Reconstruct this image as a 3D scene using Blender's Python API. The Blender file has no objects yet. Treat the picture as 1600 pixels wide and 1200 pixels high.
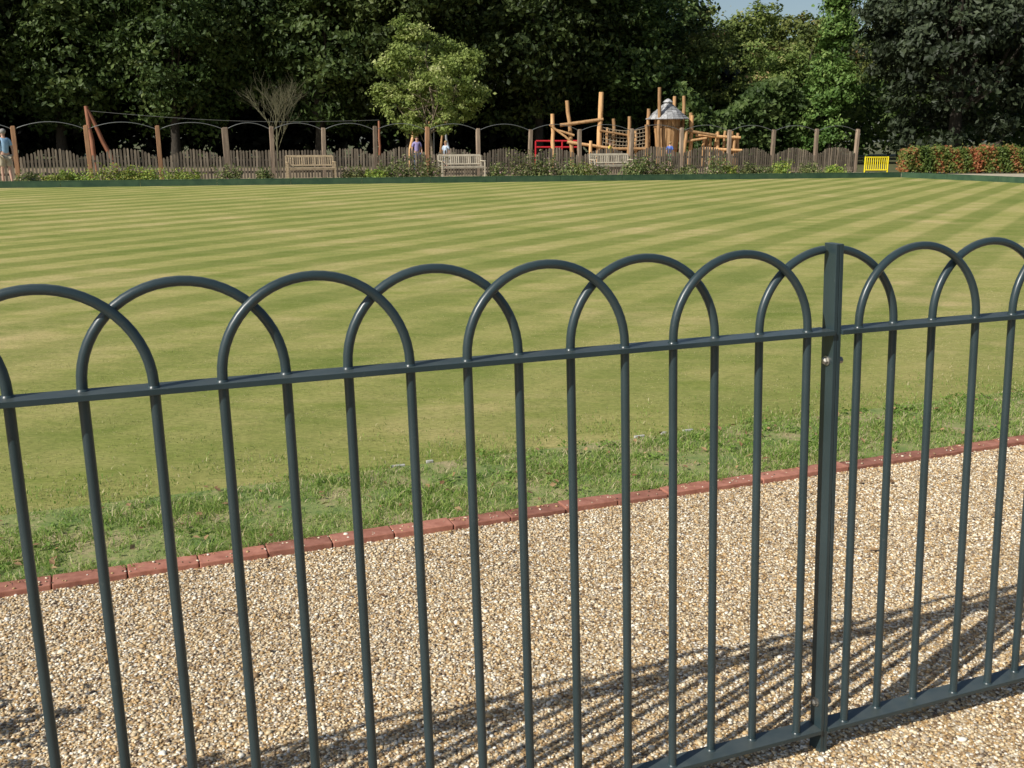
import bpy, math, random
import numpy as np
from mathutils import Vector, Matrix, Euler, Quaternion
random.seed(7)
rng = np.random.default_rng(11)
scene = bpy.context.scene
COL = scene.collection

# ------------------------------------------------------------------ materials
def newmat(name):
    m = bpy.data.materials.new(name); m.use_nodes = True
    nt = m.node_tree; nt.nodes.clear()
    out = nt.nodes.new('ShaderNodeOutputMaterial')
    b = nt.nodes.new('ShaderNodeBsdfPrincipled')
    nt.links.new(b.outputs[0], out.inputs[0])
    return m, nt, b, out
def nd(nt, t, **kw):
    n = nt.nodes.new(t)
    for k, v in kw.items(): setattr(n, k, v)
    return n
def ramp(nt, stops, interp='LINEAR'):
    r = nt.nodes.new('ShaderNodeValToRGB'); r.color_ramp.interpolation = interp
    cr = r.color_ramp
    while len(cr.elements) < len(stops): cr.elements.new(0.5)
    for e, (p, c) in zip(cr.elements, stops):
        e.position = p; e.color = (*c, 1)
    return r
def mixc(nt, fac, a, b, mode='MIX'):
    m = nt.nodes.new('ShaderNodeMix'); m.data_type = 'RGBA'; m.blend_type = mode
    L = nt.links
    for idx, v in ((0, fac), (6, a), (7, b)):
        if hasattr(v, 'links'): L.new(v, m.inputs[idx])
        elif isinstance(v, (int, float)): m.inputs[idx].default_value = v
        else: m.inputs[idx].default_value = (*v, 1)
    return m.outputs[2]
def math_(nt, op, a, b=None, c=None, clamp=False):
    m = nt.nodes.new('ShaderNodeMath'); m.operation = op; m.use_clamp = clamp
    for i, v in enumerate((a, b, c)):
        if v is None: continue
        if hasattr(v, 'links'): nt.links.new(v, m.inputs[i])
        else: m.inputs[i].default_value = v
    return m.outputs[0]
def noise(nt, vec, scale, detail=4, rough=.55):
    n = nt.nodes.new('ShaderNodeTexNoise'); n.inputs['Scale'].default_value = scale
    n.inputs['Detail'].default_value = detail; n.inputs['Roughness'].default_value = rough
    if vec is not None: nt.links.new(vec, n.inputs['Vector'])
    return n.outputs['Fac']
def bump(nt, b, h, strength, dist):
    n = nt.nodes.new('ShaderNodeBump'); n.inputs['Strength'].default_value = strength
    n.inputs['Distance'].default_value = dist
    nt.links.new(h, n.inputs['Height']); nt.links.new(n.outputs[0], b.inputs['Normal'])
def objco(nt):
    return nt.nodes.new('ShaderNodeTexCoord').outputs['Object']

def noise_mat(name, c1, c2, scale, rough=.7, bs=.3, bd=.005, metallic=0, stretch=None, use_rnd=False, spec=.4):
    m, nt, b, o = newmat(name)
    v = objco(nt)
    if stretch:
        mp = nt.nodes.new('ShaderNodeMapping'); mp.inputs['Scale'].default_value = stretch
        nt.links.new(v, mp.inputs[0]); v = mp.outputs[0]
    f = noise(nt, v, scale, 6)
    r = ramp(nt, [(.3, c1), (.7, c2)]); nt.links.new(f, r.inputs[0])
    col = r.outputs[0]
    if use_rnd:
        at = nd(nt, 'ShaderNodeAttribute', attribute_name='rnd')
        g = math_(nt, 'MULTIPLY_ADD', at.outputs['Fac'], .8, .6)
        hs = nt.nodes.new('ShaderNodeHueSaturation'); nt.links.new(col, hs.inputs['Color']); nt.links.new(g, hs.inputs['Value'])
        col = hs.outputs[0]
    nt.links.new(col, b.inputs['Base Color'])
    b.inputs['Roughness'].default_value = rough; b.inputs['Metallic'].default_value = metallic
    b.inputs['Specular IOR Level'].default_value = spec
    if bs: bump(nt, b, f, bs, bd)
    return m

def leaf_mat(name, stops, trans=.3, rough=.55, objvar=.22):
    m, nt, b, o = newmat(name)
    at = nd(nt, 'ShaderNodeAttribute', attribute_name='rnd')
    r = ramp(nt, stops); nt.links.new(at.outputs['Fac'], r.inputs[0])
    oi = nt.nodes.new('ShaderNodeObjectInfo')
    g = math_(nt, 'MULTIPLY_ADD', oi.outputs['Random'], objvar*2, 1-objvar)
    hs = nt.nodes.new('ShaderNodeHueSaturation'); nt.links.new(r.outputs[0], hs.inputs['Color']); nt.links.new(g, hs.inputs['Value'])
    nt.links.new(math_(nt, 'MULTIPLY_ADD', oi.outputs['Random'], .03*objvar*4, .5-.06*objvar), hs.inputs['Hue'])
    nt.links.new(hs.outputs[0], b.inputs['Base Color']); b.inputs['Roughness'].default_value = rough
    b.inputs['Specular IOR Level'].default_value = .3
    t = nt.nodes.new('ShaderNodeBsdfTranslucent'); nt.links.new(hs.outputs[0], t.inputs[0])
    mx = nt.nodes.new('ShaderNodeMixShader'); mx.inputs[0].default_value = trans
    nt.links.new(b.outputs[0], mx.inputs[1]); nt.links.new(t.outputs[0], mx.inputs[2]); nt.links.new(mx.outputs[0], o.inputs[0])
    return m

def plain(name, c, rough=.6, metallic=0):
    return noise_mat(name, tuple(x*.85 for x in c), c, 9, rough, .1, .003, metallic)

def paint_mat():
    m, nt, b, o = newmat('powder_coated_steel')
    v = objco(nt)
    f = noise(nt, v, 6, 5); r = ramp(nt, [(.3, (.022, .038, .043)), (.7, (.032, .052, .058))]); nt.links.new(f, r.inputs[0])
    d = noise(nt, v, 90, 3); dr = ramp(nt, [(.66, (0, 0, 0)), (.78, (1, 1, 1))]); nt.links.new(d, dr.inputs[0])
    c = mixc(nt, math_(nt, 'MULTIPLY', dr.outputs[0], .25), r.outputs[0], (.12, .13, .12))
    gn = nt.nodes.new('ShaderNodeNewGeometry'); sp = nt.nodes.new('ShaderNodeSeparateXYZ'); nt.links.new(gn.outputs['Normal'], sp.inputs[0])
    du = math_(nt, 'MULTIPLY', math_(nt, 'GREATER_THAN', sp.outputs[2], .85), math_(nt, 'MULTIPLY', noise(nt, v, 25, 5), .35))
    c = mixc(nt, du, c, (.2, .2, .17))
    ch = noise(nt, v, 14, 6, .8); cr = ramp(nt, [(.76, (0, 0, 0)), (.78, (1, 1, 1))]); nt.links.new(ch, cr.inputs[0])
    c = mixc(nt, math_(nt, 'MULTIPLY', cr.outputs[0], .6), c, (.45, .45, .42))
    nt.links.new(c, b.inputs['Base Color'])
    rr = math_(nt, 'MULTIPLY_ADD', f, .25, .22); nt.links.new(rr, b.inputs['Roughness'])
    bump(nt, b, noise(nt, v, 250, 2), .12, .0006)
    return m
M_PAINT = paint_mat()
M_BOLT = noise_mat('galvanised_bolt', (.18, .17, .15), (.42, .40, .36), 60, .45, .2, .0005, .8)

PEB = [(0, (.09, .065, .05)), (.08, (.25, .17, .10)), (.20, (.47, .31, .14)), (.36, (.64, .46, .24)), (.48, (.38, .33, .27)), (.58, (.58, .46, .29)), (.70, (.74, .61, .40)), (.85, (.84, .76, .60)), (1, (.90, .87, .79))]
def gravel_mat():
    m, nt, b, o = newmat('pea_gravel')
    v = objco(nt)
    vo = nt.nodes.new('ShaderNodeTexVoronoi'); vo.inputs['Scale'].default_value = 125; nt.links.new(v, vo.inputs['Vector'])
    sep = nt.nodes.new('ShaderNodeSeparateColor'); nt.links.new(vo.outputs['Color'], sep.inputs[0])
    r = ramp(nt, PEB); nt.links.new(sep.outputs[0], r.inputs[0])
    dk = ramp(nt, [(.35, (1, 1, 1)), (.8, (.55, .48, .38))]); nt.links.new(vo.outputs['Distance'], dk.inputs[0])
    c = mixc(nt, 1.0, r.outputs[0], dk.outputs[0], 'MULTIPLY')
    big = noise(nt, v, 1.3, 4); br = ramp(nt, [(.3, (.86, .84, .81)), (.7, (1.02, 1.0, .97))]); nt.links.new(big, br.inputs[0])
    c = mixc(nt, 1.0, c, br.outputs[0], 'MULTIPLY')
    nt.links.new(c, b.inputs['Base Color']); b.inputs['Roughness'].default_value = .75
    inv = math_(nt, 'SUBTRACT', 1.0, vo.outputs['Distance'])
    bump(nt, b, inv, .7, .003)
    return m
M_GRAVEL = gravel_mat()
def pebble_mat():
    m, nt, b, o = newmat('pebble_stone')
    at = nd(nt, 'ShaderNodeAttribute', attribute_name='rnd')
    r = ramp(nt, PEB); nt.links.new(at.outputs['Fac'], r.inputs[0])
    big = noise(nt, objco(nt), 1.6, 4); br = ramp(nt, [(.3, (.84, .82, .78)), (.7, (1.0, .98, .94))]); nt.links.new(big, br.inputs[0])
    c = mixc(nt, 1.0, r.outputs[0], br.outputs[0], 'MULTIPLY')
    nt.links.new(c, b.inputs['Base Color']); b.inputs['Roughness'].default_value = .5
    return m
M_PEB = pebble_mat()

ANG_ = math.atan2(.3773, .926)
def turf_mat():
    m, nt, b, o = newmat('mown_turf')
    v = objco(nt)
    sep = nt.nodes.new('ShaderNodeSeparateXYZ'); nt.links.new(v, sep.inputs[0])
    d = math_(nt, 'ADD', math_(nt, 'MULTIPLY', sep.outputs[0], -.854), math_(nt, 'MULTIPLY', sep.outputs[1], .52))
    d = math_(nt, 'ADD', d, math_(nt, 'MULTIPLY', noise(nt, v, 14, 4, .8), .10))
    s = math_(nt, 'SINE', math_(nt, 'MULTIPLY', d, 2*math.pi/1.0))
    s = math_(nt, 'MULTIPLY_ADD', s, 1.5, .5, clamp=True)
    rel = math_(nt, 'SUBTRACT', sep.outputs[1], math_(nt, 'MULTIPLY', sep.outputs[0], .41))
    fade = math_(nt, 'MULTIPLY_ADD', rel, .075, -.1, clamp=True)  # view-angle change of the stripe sheen painted in: weaker contrast up close
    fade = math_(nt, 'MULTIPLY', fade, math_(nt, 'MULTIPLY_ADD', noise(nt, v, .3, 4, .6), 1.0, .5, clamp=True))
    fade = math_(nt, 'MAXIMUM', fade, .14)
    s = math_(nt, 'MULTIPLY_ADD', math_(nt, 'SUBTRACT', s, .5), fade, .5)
    p1 = noise(nt, v, .33, 7, .68); r1 = ramp(nt, [(.34, (.225, .25, .07)), (.5, (.295, .295, .092)), (.66, (.39, .345, .14))]); nt.links.new(p1, r1.inputs[0])
    mp = nt.nodes.new('ShaderNodeMapping'); mp.inputs['Rotation'].default_value = (0, 0, -ANG_); mp.inputs['Scale'].default_value = (.8, 2.0, 1); nt.links.new(v, mp.inputs[0])
    p2 = noise(nt, mp.outputs[0], 1.5, 8, .78); r2 = ramp(nt, [(.34, (.74, .85, .62)), (.5, (1, 1, 1)), (.66, (1.25, 1.13, 1.3))]); nt.links.new(p2, r2.inputs[0])
    c = mixc(nt, 1.0, r1.outputs[0], r2.outputs[0], 'MULTIPLY')
    p3 = noise(nt, mp.outputs[0], 34, 6, .85); r3 = ramp(nt, [(.3, (.54, .58, .52)), (.7, (1.42, 1.38, 1.42))]); nt.links.new(p3, r3.inputs[0])
    c = mixc(nt, 1.0, c, r3.outputs[0], 'MULTIPLY')
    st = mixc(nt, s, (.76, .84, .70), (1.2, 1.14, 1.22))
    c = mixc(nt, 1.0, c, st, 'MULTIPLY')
    nt.links.new(c, b.inputs['Base Color']); b.inputs['Roughness'].default_value = .9; b.inputs['Specular IOR Level'].default_value = .1
    h = math_(nt, 'ADD', noise(nt, v, 160, 3, .8), math_(nt, 'MULTIPLY', p2, .6))
    bump(nt, b, h, .7, .008)
    return m
M_TURF = turf_mat()
def verge_mat():
    m, nt, b, o = newmat('verge_soil')
    v = objco(nt)
    f = noise(nt, v, 4, 7, .75); r = ramp(nt, [(.38, (.12, .19, .045)), (.5, (.23, .27, .08)), (.6, (.36, .30, .15)), (.72, (.42, .34, .2))]); nt.links.new(f, r.inputs[0])
    nt.links.new(r.outputs[0], b.inputs['Base Color']); b.inputs['Roughness'].default_value = .95
    bump(nt, b, noise(nt, v, 60, 4, .8), .8, .01); return m
M_VERGE = verge_mat()
M_EARTH = noise_mat('park_ground', (.06, .075, .025), (.13, .12, .05), .8, .95, .5, .02)
M_CHIP = noise_mat('woodchip_ground', (.2, .15, .09), (.32, .25, .16), 3, .95, .5, .02)
M_FARPATH = noise_mat('compacted_gravel', (.36, .31, .22), (.52, .46, .34), 4, .9, .4, .01)
M_BLADE = leaf_mat('grass_blade', [(0, (.14, .24, .045)), (.5, (.25, .38, .075)), (.75, (.36, .44, .12)), (.9, (.54, .48, .23)), (1, (.66, .58, .35))], .42, .6, 0)
M_DRYBL = leaf_mat('dry_lawn_blade', [(0, (.20, .25, .07)), (.5, (.32, .34, .12)), (.8, (.46, .42, .19)), (1, (.6, .52, .3))], .35, .6, 0)
M_BRICK = noise_mat('red_kerb_brick', (.25, .095, .062), (.41, .18, .125), 22, .9, .6, .003, use_rnd=True)
M_EDGE = noise_mat('pale_concrete', (.36, .35, .31), (.56, .55, .5), 20, .85, .4, .004)
M_BOARD = noise_mat('green_painted_board', (.02, .055, .03), (.05, .10, .05), 3, .7, .2, .003)
M_PICKET = noise_mat('weathered_picket_wood', (.10, .078, .054), (.28, .225, .165), 5, .85, .3, .004, stretch=(3, 3, .4), use_rnd=True)
M_POST = noise_mat('timber_post', (.16, .115, .08), (.33, .25, .18), 5, .8, .3, .004, stretch=(3, 3, .4), use_rnd=True)
M_POSTO = noise_mat('new_timber_post', (.22, .11, .055), (.38, .21, .11), 5, .8, .3, .004, stretch=(3, 3, .4), use_rnd=True)
M_HOOP = plain('grey_steel_hoop', (.26, .27, .26), .45, .5)
M_TEAK = noise_mat('weathered_teak', (.33, .285, .21), (.54, .48, .37), 6, .75, .2, .003, stretch=(1, 4, 4), use_rnd=True)
M_TEAKB = noise_mat('brown_teak', (.24, .18, .11), (.42, .33, .21), 6, .75, .2, .003, stretch=(1, 4, 4), use_rnd=True)
M_LOG = noise_mat('robinia_log', (.36, .19, .075), (.60, .37, .18), 4, .7, .4, .01, stretch=(3, 3, .5), use_rnd=True)
M_REDLOG = noise_mat('red_brown_log', (.22, .08, .04), (.34, .15, .08), 4, .7, .3, .01, stretch=(3, 3, .5))
M_SHINGLE = noise_mat('grey_shingle', (.2, .2, .2), (.42, .42, .42), 8, .7, .6, .02, use_rnd=True)
M_ROPE = plain('rope', (.32, .26, .18), .9)
M_REDP = plain('red_painted_metal', (.5, .02, .03), .4)
M_YEL = plain('yellow_painted_metal', (.8, .66, .02), .4)
M_BARK = noise_mat('bark', (.025, .02, .015), (.06, .05, .038), 6, .95, .8, .03, stretch=(4, 4, .7))
M_BARKL = noise_mat('light_bark', (.14, .11, .08), (.25, .2, .14), 6, .95, .5, .02, stretch=(4, 4, .7))
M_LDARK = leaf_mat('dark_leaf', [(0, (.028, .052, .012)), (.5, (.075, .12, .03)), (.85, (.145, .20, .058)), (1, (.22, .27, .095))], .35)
M_LMID = leaf_mat('mid_leaf', [(0, (.06, .10, .022)), (.5, (.15, .20, .045)), (.82, (.25, .29, .08)), (.93, (.36, .33, .14)), (1, (.36, .24, .12))])
M_LCON = leaf_mat('feathery_leaf', [(0, (.06, .11, .023)), (.5, (.125, .20, .045)), (1, (.25, .32, .09))])
M_LLIGHT = leaf_mat('light_leaf', [(0, (.12, .16, .035)), (.5, (.25, .30, .075)), (.85, (.38, .41, .14)), (1, (.48, .48, .22))], .4)
M_LCOOL = leaf_mat('cool_dark_leaf', [(0, (.02, .03, .014)), (.5, (.048, .068, .034)), (.85, (.10, .13, .066)), (1, (.17, .20, .12))], .15)
M_LBLACK = leaf_mat('painted_shade_leaf', [(0, (.004, .006, .003)), (.6, (.01, .014, .006)), (1, (.02, .03, .01))], .1)  # near-black leaf colour paints in the shade under the crowns
M_LHEDGE = leaf_mat('hedge_leaf', [(0, (.06, .10, .02)), (.42, (.14, .19, .038)), (.6, (.2, .19, .05)), (.74, (.34, .14, .055)), (1, (.42, .14, .07))])
M_LBED = leaf_mat('border_leaf', [(0, (.06, .09, .03)), (.6, (.16, .2, .06)), (.88, (.3, .31, .12)), (.95, (.45, .38, .25)), (1, (.5, .3, .35))])
M_LYEL = leaf_mat('yellow_green_leaf', [(0, (.10, .16, .025)), (.6, (.25, .33, .06)), (1, (.45, .44, .1))])
M_LITTER = leaf_mat('dry_leaf', [(0, (.2, .11, .05)), (1, (.42, .28, .14))], .1)

# ------------------------------------------------------------------ helpers
def np_mesh(name, V, F, rnd=None, smooth=False, mat=None):
    V = np.asarray(V, dtype=np.float32); F = np.asarray(F, dtype=np.int32)
    me = bpy.data.meshes.new(name); k = F.shape[1]
    me.vertices.add(len(V)); me.vertices.foreach_set('co', V.ravel())
    me.loops.add(F.size); me.loops.foreach_set('vertex_index', F.ravel())
    me.polygons.add(len(F)); me.polygons.foreach_set('loop_start', np.arange(0, F.size, k, dtype=np.int32))
    me.polygons.foreach_set('use_smooth', np.full(len(F), smooth, dtype=bool))
    me.update(calc_edges=True)
    if rnd is not None:
        a = me.attributes.new('rnd', 'FLOAT', 'POINT'); a.data.foreach_set('value', np.asarray(rnd, dtype=np.float32))
    if mat: me.materials.append(mat)
    return me
def obj(name, data, parent=None, loc=None, rotz=0, label=None, category=None, group=None, kind=None):
    o = bpy.data.objects.new(name, data); COL.objects.link(o)
    if parent is not None: o.parent = parent
    if loc is not None: o.location = loc
    o.rotation_euler = (0, 0, rotz)
    if label: o['label'] = label
    if category: o['category'] = category
    if group: o['group'] = group
    if kind: o['kind'] = kind
    return o
def copy_thing(src, loc, rotz=0, scale=(1, 1, 1), label=None):
    n = src.copy(); COL.objects.link(n); n.location = loc; n.rotation_euler = (0, 0, rotz); n.scale = scale
    if label: n['label'] = label
    for c in list(src.children):
        k = c.copy(); COL.objects.link(k); k.parent = n
    return n

class MB:
    def __init__(s): s.v = []; s.f = []; s.r = []; s.rv = .5
    def add(s, vs, fs):
        o = len(s.v); s.v += [tuple(x) for x in vs]; s.r += [s.rv]*len(vs)
        s.f += [tuple(i+o for i in f) for f in fs]
    def box(s, c, d, R=None):
        hx, hy, hz = d[0]/2, d[1]/2, d[2]/2
        vs = [Vector((x, y, z)) for x in (-hx, hx) for y in (-hy, hy) for z in (-hz, hz)]
        if R is not None: vs = [R @ v for v in vs]
        vs = [v+Vector(c) for v in vs]
        s.add(vs, [(0, 1, 3, 2), (4, 6, 7, 5), (0, 4, 5, 1), (2, 3, 7, 6), (0, 2, 6, 4), (1, 5, 7, 3)])
    def tube(s, pts, r, seg=10, cap=True):
        pts = [Vector(p) for p in pts]; n = len(pts)
        if not hasattr(r, '__len__'): r = [r]*n
        vs = []; prev = None
        for i, p in enumerate(pts):
            t = (pts[min(i+1, n-1)]-pts[max(i-1, 0)]).normalized()
            if prev is None:
                a = Vector((0, 1, 0)) if abs(t.y) < .8 else Vector((1, 0, 0))
                prev = (a-t*a.dot(t)).normalized()
            else: prev = (prev-t*prev.dot(t)).normalized()
            q = t.cross(prev)
            for k in range(seg):
                an = 2*math.pi*k/seg
                vs.append(p+(prev*math.cos(an)+q*math.sin(an))*r[i])
        fs = [(i*seg+k, i*seg+(k+1) % seg, (i+1)*seg+(k+1) % seg, (i+1)*seg+k) for i in range(n-1) for k in range(seg)]
        if cap: fs += [tuple(reversed(range(seg))), tuple((n-1)*seg+k for k in range(seg))]
        s.add(vs, fs)
    def ell(s, c, R, seg=12, rings=8):
        vs = []; fs = []
        for i in range(rings+1):
            th = math.pi*i/rings
            for k in range(seg):
                ph = 2*math.pi*k/seg
                vs.append((c[0]+R[0]*math.sin(th)*math.cos(ph), c[1]+R[1]*math.sin(th)*math.sin(ph), c[2]+R[2]*math.cos(th)))
        for i in range(rings):
            for k in range(seg):
                fs.append((i*seg+k, (i+1)*seg+k, (i+1)*seg+(k+1) % seg, i*seg+(k+1) % seg))
        s.add(vs, fs)
    def mesh(s, name, mat, smooth=False, fn=None):
        vs = [fn(v) for v in s.v] if fn else s.v
        me = bpy.data.meshes.new(name); me.from_pydata(vs, [], s.f); me.update()
        a = me.attributes.new('rnd', 'FLOAT', 'POINT'); a.data.foreach_set('value', s.r)
        if smooth:
            me.polygons.foreach_set('use_smooth', [True]*len(me.polygons))
            try: me.set_sharp_from_angle(angle=math.radians(50))
            except Exception: pass
        me.materials.append(mat); return me
def bev(o, w, seg=2):
    m = o.modifiers.new('bevel', 'BEVEL'); m.width = w; m.segments = seg; m.limit_method = 'ANGLE'; return o

# ------------------------------------------------------------------ frame of the railings
CAMH = 1.5
ANG = math.atan2(.3773, .926)
U = Vector((math.cos(ANG), math.sin(ANG), 0)); Nn = Vector((-math.sin(ANG), math.cos(ANG), 0))
P0 = Vector((.774, 2.276, 0))
def W(a, b, z=0): return P0+U*a+Nn*b+Vector((0, 0, z))

def sheet(name, pts, mat, label, cat='ground'):
    me = bpy.data.meshes.new(name); me.from_pydata([tuple(p) for p in pts], [], [tuple(range(len(pts)))]); me.update()
    me.materials.append(mat)
    return obj(name, me, label=label, category=cat, kind='structure')
sheet('ground', [(-400, -60, -.03), (400, -60, -.03), (400, 500, -.03), (-400, 500, -.03)], M_EARTH, 'rough park ground of earth and grass')
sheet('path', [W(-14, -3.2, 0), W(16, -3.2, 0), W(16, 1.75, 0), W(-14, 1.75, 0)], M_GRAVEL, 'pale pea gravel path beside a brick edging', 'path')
sheet('verge', [W(-14, 1.80, .004), W(16, 1.80, .004), W(16, 2.58, .004), W(-14, 2.58, .004)], M_VERGE, 'rough grass verge between brick edging and bowling green', 'grass')
Ef = Vector((.9613, .2756, 0)); Fc = Vector((15.6, 41.5, 0)); Fl = Fc-Ef*50
Er = Vector((.377, -.926, 0)); Fr = Fc+Er*38
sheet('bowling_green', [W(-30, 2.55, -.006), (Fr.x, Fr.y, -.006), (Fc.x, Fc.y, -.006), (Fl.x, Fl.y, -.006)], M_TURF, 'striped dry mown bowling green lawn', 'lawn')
sheet('far_path', [Fl+Vector((-.2, .25, -.012)), Fc+Vector((0, .25, -.012)), Fc+Vector((12, -1, -.012)), Fc+Vector((12, 5.5, -.012)), (16.5, 48.2, -.012), (-17.6, 35.9, -.012), (-34, 29.9, -.012)], M_FARPATH, 'pale gravel walk beside the borders', 'path')
sheet('play_area', [(-40, 28, -.008), (-17.8, 36.3, -.008), (16.2, 48.8, -.008), (19, 57, -.008), (-30, 54, -.008)], M_CHIP, 'woodchip floor of the playground', 'ground')

# ------------------------------------------------------------------ bow top railing
def shear(v): return (v[0]-.0125*v[2], v[1]+.048*v[2], v[2])
RZ, BZ, TOP, BR = 1.066, .062, 1.264, .0095
def railing(bars, side, label):
    e = obj('bow_top_railing', None, loc=P0, rotz=ANG, label=label, category='railing', group='bow top railing panels bolted together')
    lo, hi = min(bars.values()), max(bars.values())
    x0, x1 = (lo-.07, -.0105) if side == 'L' else (.0105, hi+.07)
    for nm, z, dp in (('top_rail', RZ, .054), ('bottom_rail', BZ, .052)):
        b = MB(); b.box(((x0+x1)/2, 0, z), (x1-x0, dp, .011))
        bev(obj(nm, b.mesh(nm, M_PAINT, False, shear), e), .001, 2)
    for xx in ((x1+.005, x0-.005) if side == 'L' else (x0-.005, x1+.005)):
        b = MB(); b.box((xx, 0, (TOP+.004-.12)/2), (.010, .042, TOP+.004+.12))
        bev(obj('end_post', b.mesh('end_post', M_PAINT, False, shear), e), .0012)
    for z in (.997, .132):
        b = MB(); sg = -1 if side == 'L' else 1; xb = sg*.0105; ex = 0 if side == 'L' else .006; yb = 0 if side == 'L' else -.006
        b.tube([(xb, yb, z), (xb+sg*.003, yb, z)], .0115, 16)
        b.tube([(xb+sg*.003, yb, z), (xb+sg*(.009+ex), yb, z), (xb+sg*(.0115+ex), yb, z)], [.0085, .0085, .004], 6)
        obj('bolt', b.mesh('bolt', M_BOLT, False, shear), e)
    return e
Lb = {i: -.076-.1179*(14-i) for i in range(-9, 15)}
Rb = {i: .070+.1205*(i-15) for i in range(15, 37)}
Lab = 'dark grey-blue bow top steel railing panel standing on gravel'
EL = railing(Lb, 'L', Lab); ER = railing(Rb, 'R', Lab)
def collar(b, x, y, z):
    b.tube([(x, y, z-.001), (x, y, z+.0015), (x, y, z+.004)], [BR+.0028, BR+.002, BR], 12, False)
def bow(xs, xe, yo, which, e):
    b = MB(); r = (xe-xs)/2; cx = (xs+xe)/2; rz = .177; zc = TOP-BR-rz
    pts = []
    if which in ('full', 'left'): pts += [(xs, yo, BZ-.004), (xs, yo, .4), (xs, yo, .8), (xs, yo, zc-.01)]
    a0, a1 = {'full': (180, 0), 'left': (180, 96), 'right': (84, 0)}[which]
    n = 28
    for k in range(n+1):
        a = math.radians(a0+(a1-a0)*k/n); pts.append((cx+r*math.cos(a), yo, zc+rz*math.sin(a)))
    if which in ('full', 'right'): pts += [(xe, yo, zc-.01), (xe, yo, .8), (xe, yo, .4), (xe, yo, BZ-.004)]
    b.tube(pts, BR, 16)
    for x in ([xs] if which != 'right' else [])+([xe] if which != 'left' else []):
        collar(b, x, yo, RZ+.0055); collar(b, x, yo, BZ+.0055)
    obj('hoop_bar', b.mesh('hoop_bar', M_PAINT, True, shear), e)
def offs(i): return -.0096 if (i % 4) == 3 else .0096
allb = {**Lb, **Rb}
for i in range(-9, 35, 2):
    if i+3 not in allb: continue
    yo = offs(i)
    if i == 13:
        bow(allb[13], allb[16], yo, 'left', EL); bow(allb[13], allb[16], yo, 'right', ER)
    elif i+3 <= 14: bow(allb[i], allb[i+3], yo, 'full', EL)
    elif i >= 15: bow(allb[i], allb[i+3], yo, 'full', ER)
# ------------------------------------------------------------------ loose pebbles
def ico():
    t = (1+5**.5)/2
    v = np.array([(-1, t, 0), (1, t, 0), (-1, -t, 0), (1, -t, 0), (0, -1, t), (0, 1, t), (0, -1, -t), (0, 1, -t), (t, 0, -1), (t, 0, 1), (-t, 0, -1), (-t, 0, 1)], float)
    v /= np.linalg.norm(v[0])
    f = np.array([(0, 11, 5), (0, 5, 1), (0, 1, 7), (0, 7, 10), (0, 10, 11), (1, 5, 9), (5, 11, 4), (11, 10, 2), (10, 7, 6), (7, 1, 8), (3, 9, 4), (3, 4, 2), (3, 2, 6), (3, 6, 8), (3, 8, 9), (4, 9, 5), (2, 4, 11), (6, 2, 10), (8, 6, 7), (9, 8, 1)])
    return v, f
def pebbles(n):
    v0, f0 = ico()
    a = rng.uniform(-2.9, 3.6, n); bb = rng.uniform(-.75, 1.744, n)
    bb[:320] = 1.75+rng.uniform(0, .06, 320)          # a few kicked onto the bricks
    r = rng.lognormal(math.log(.0040), .28, n)
    sc = np.stack([r*rng.uniform(.9, 1.45, n), r*rng.uniform(.8, 1.1, n), r*rng.uniform(.42, .66, n)], 1)
    th = rng.uniform(0, 6.28, n); tl = rng.normal(0, .2, n)
    V = v0[None]*sc[:, None, :]*(1+rng.uniform(-.14, .14, (n, 12, 1)))
    x, y, z = V[..., 0], V[..., 1], V[..., 2]
    x, z = x*np.cos(tl)[:, None]-z*np.sin(tl)[:, None], x*np.sin(tl)[:, None]+z*np.cos(tl)[:, None]
    x, y = x*np.cos(th)[:, None]-y*np.sin(th)[:, None], x*np.sin(th)[:, None]+y*np.cos(th)[:, None]
    wx = P0.x+U.x*a+Nn.x*bb; wy = P0.y+U.y*a+Nn.y*bb
    lift = np.where(bb > 1.746, .021, 0)
    V = np.stack([x+wx[:, None], y+wy[:, None], z+(sc[:, 2]*.3+lift)[:, None]+rng.uniform(0, .0016, n)[:, None]], -1).reshape(-1, 3)
    F = (f0[None]+(np.arange(n)*12)[:, None, None]).reshape(-1, 3)
    me = np_mesh('loose_gravel', V, F, np.repeat(rng.uniform(0, 1, n), 12), True, M_PEB)
    obj('loose_gravel', me, label='loose tan and white pea gravel on the path', category='gravel', kind='stuff')
pebbles(200000)

# ------------------------------------------------------------------ kerb bricks
b = MB(); a = -13.0
while a < 15:
    L = .243+random.uniform(-.003, .003); b.rv = random.uniform(.2, .8)
    R = Matrix.Rotation(ANG+random.uniform(-.01, .01), 3, 'Z') @ Matrix.Rotation(random.uniform(-.008, .008), 3, 'Y')
    c = W(a+L/2, 1.787+random.uniform(-.003, .003), -.009+random.uniform(-.003, .003))
    b.box(c, (L-.004, .086, .06), R); a += L
bev(obj('brick_edging', b.mesh('brick_edging', M_BRICK), label='low red brick edging between gravel and grass verge', category='kerb'), .004, 2)
for k, (a, L) in enumerate([(-.36, .07), (-.2, .035), (.93, .06), (1.08, .03), (1.22, .06)]):
    b = MB(); b.box((0, 0, 0), (L, .014, .018), Matrix.Rotation(ANG+.04*(k % 3-1), 3, 'Z'))
    bev(obj('edging_strip', b.mesh('edging_strip', M_EDGE), loc=W(a, 2.59+.01*(k % 2), .003), label='short broken pale strip at the edge of the lawn', category='edging', group='broken edging strips'), .003)

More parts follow.
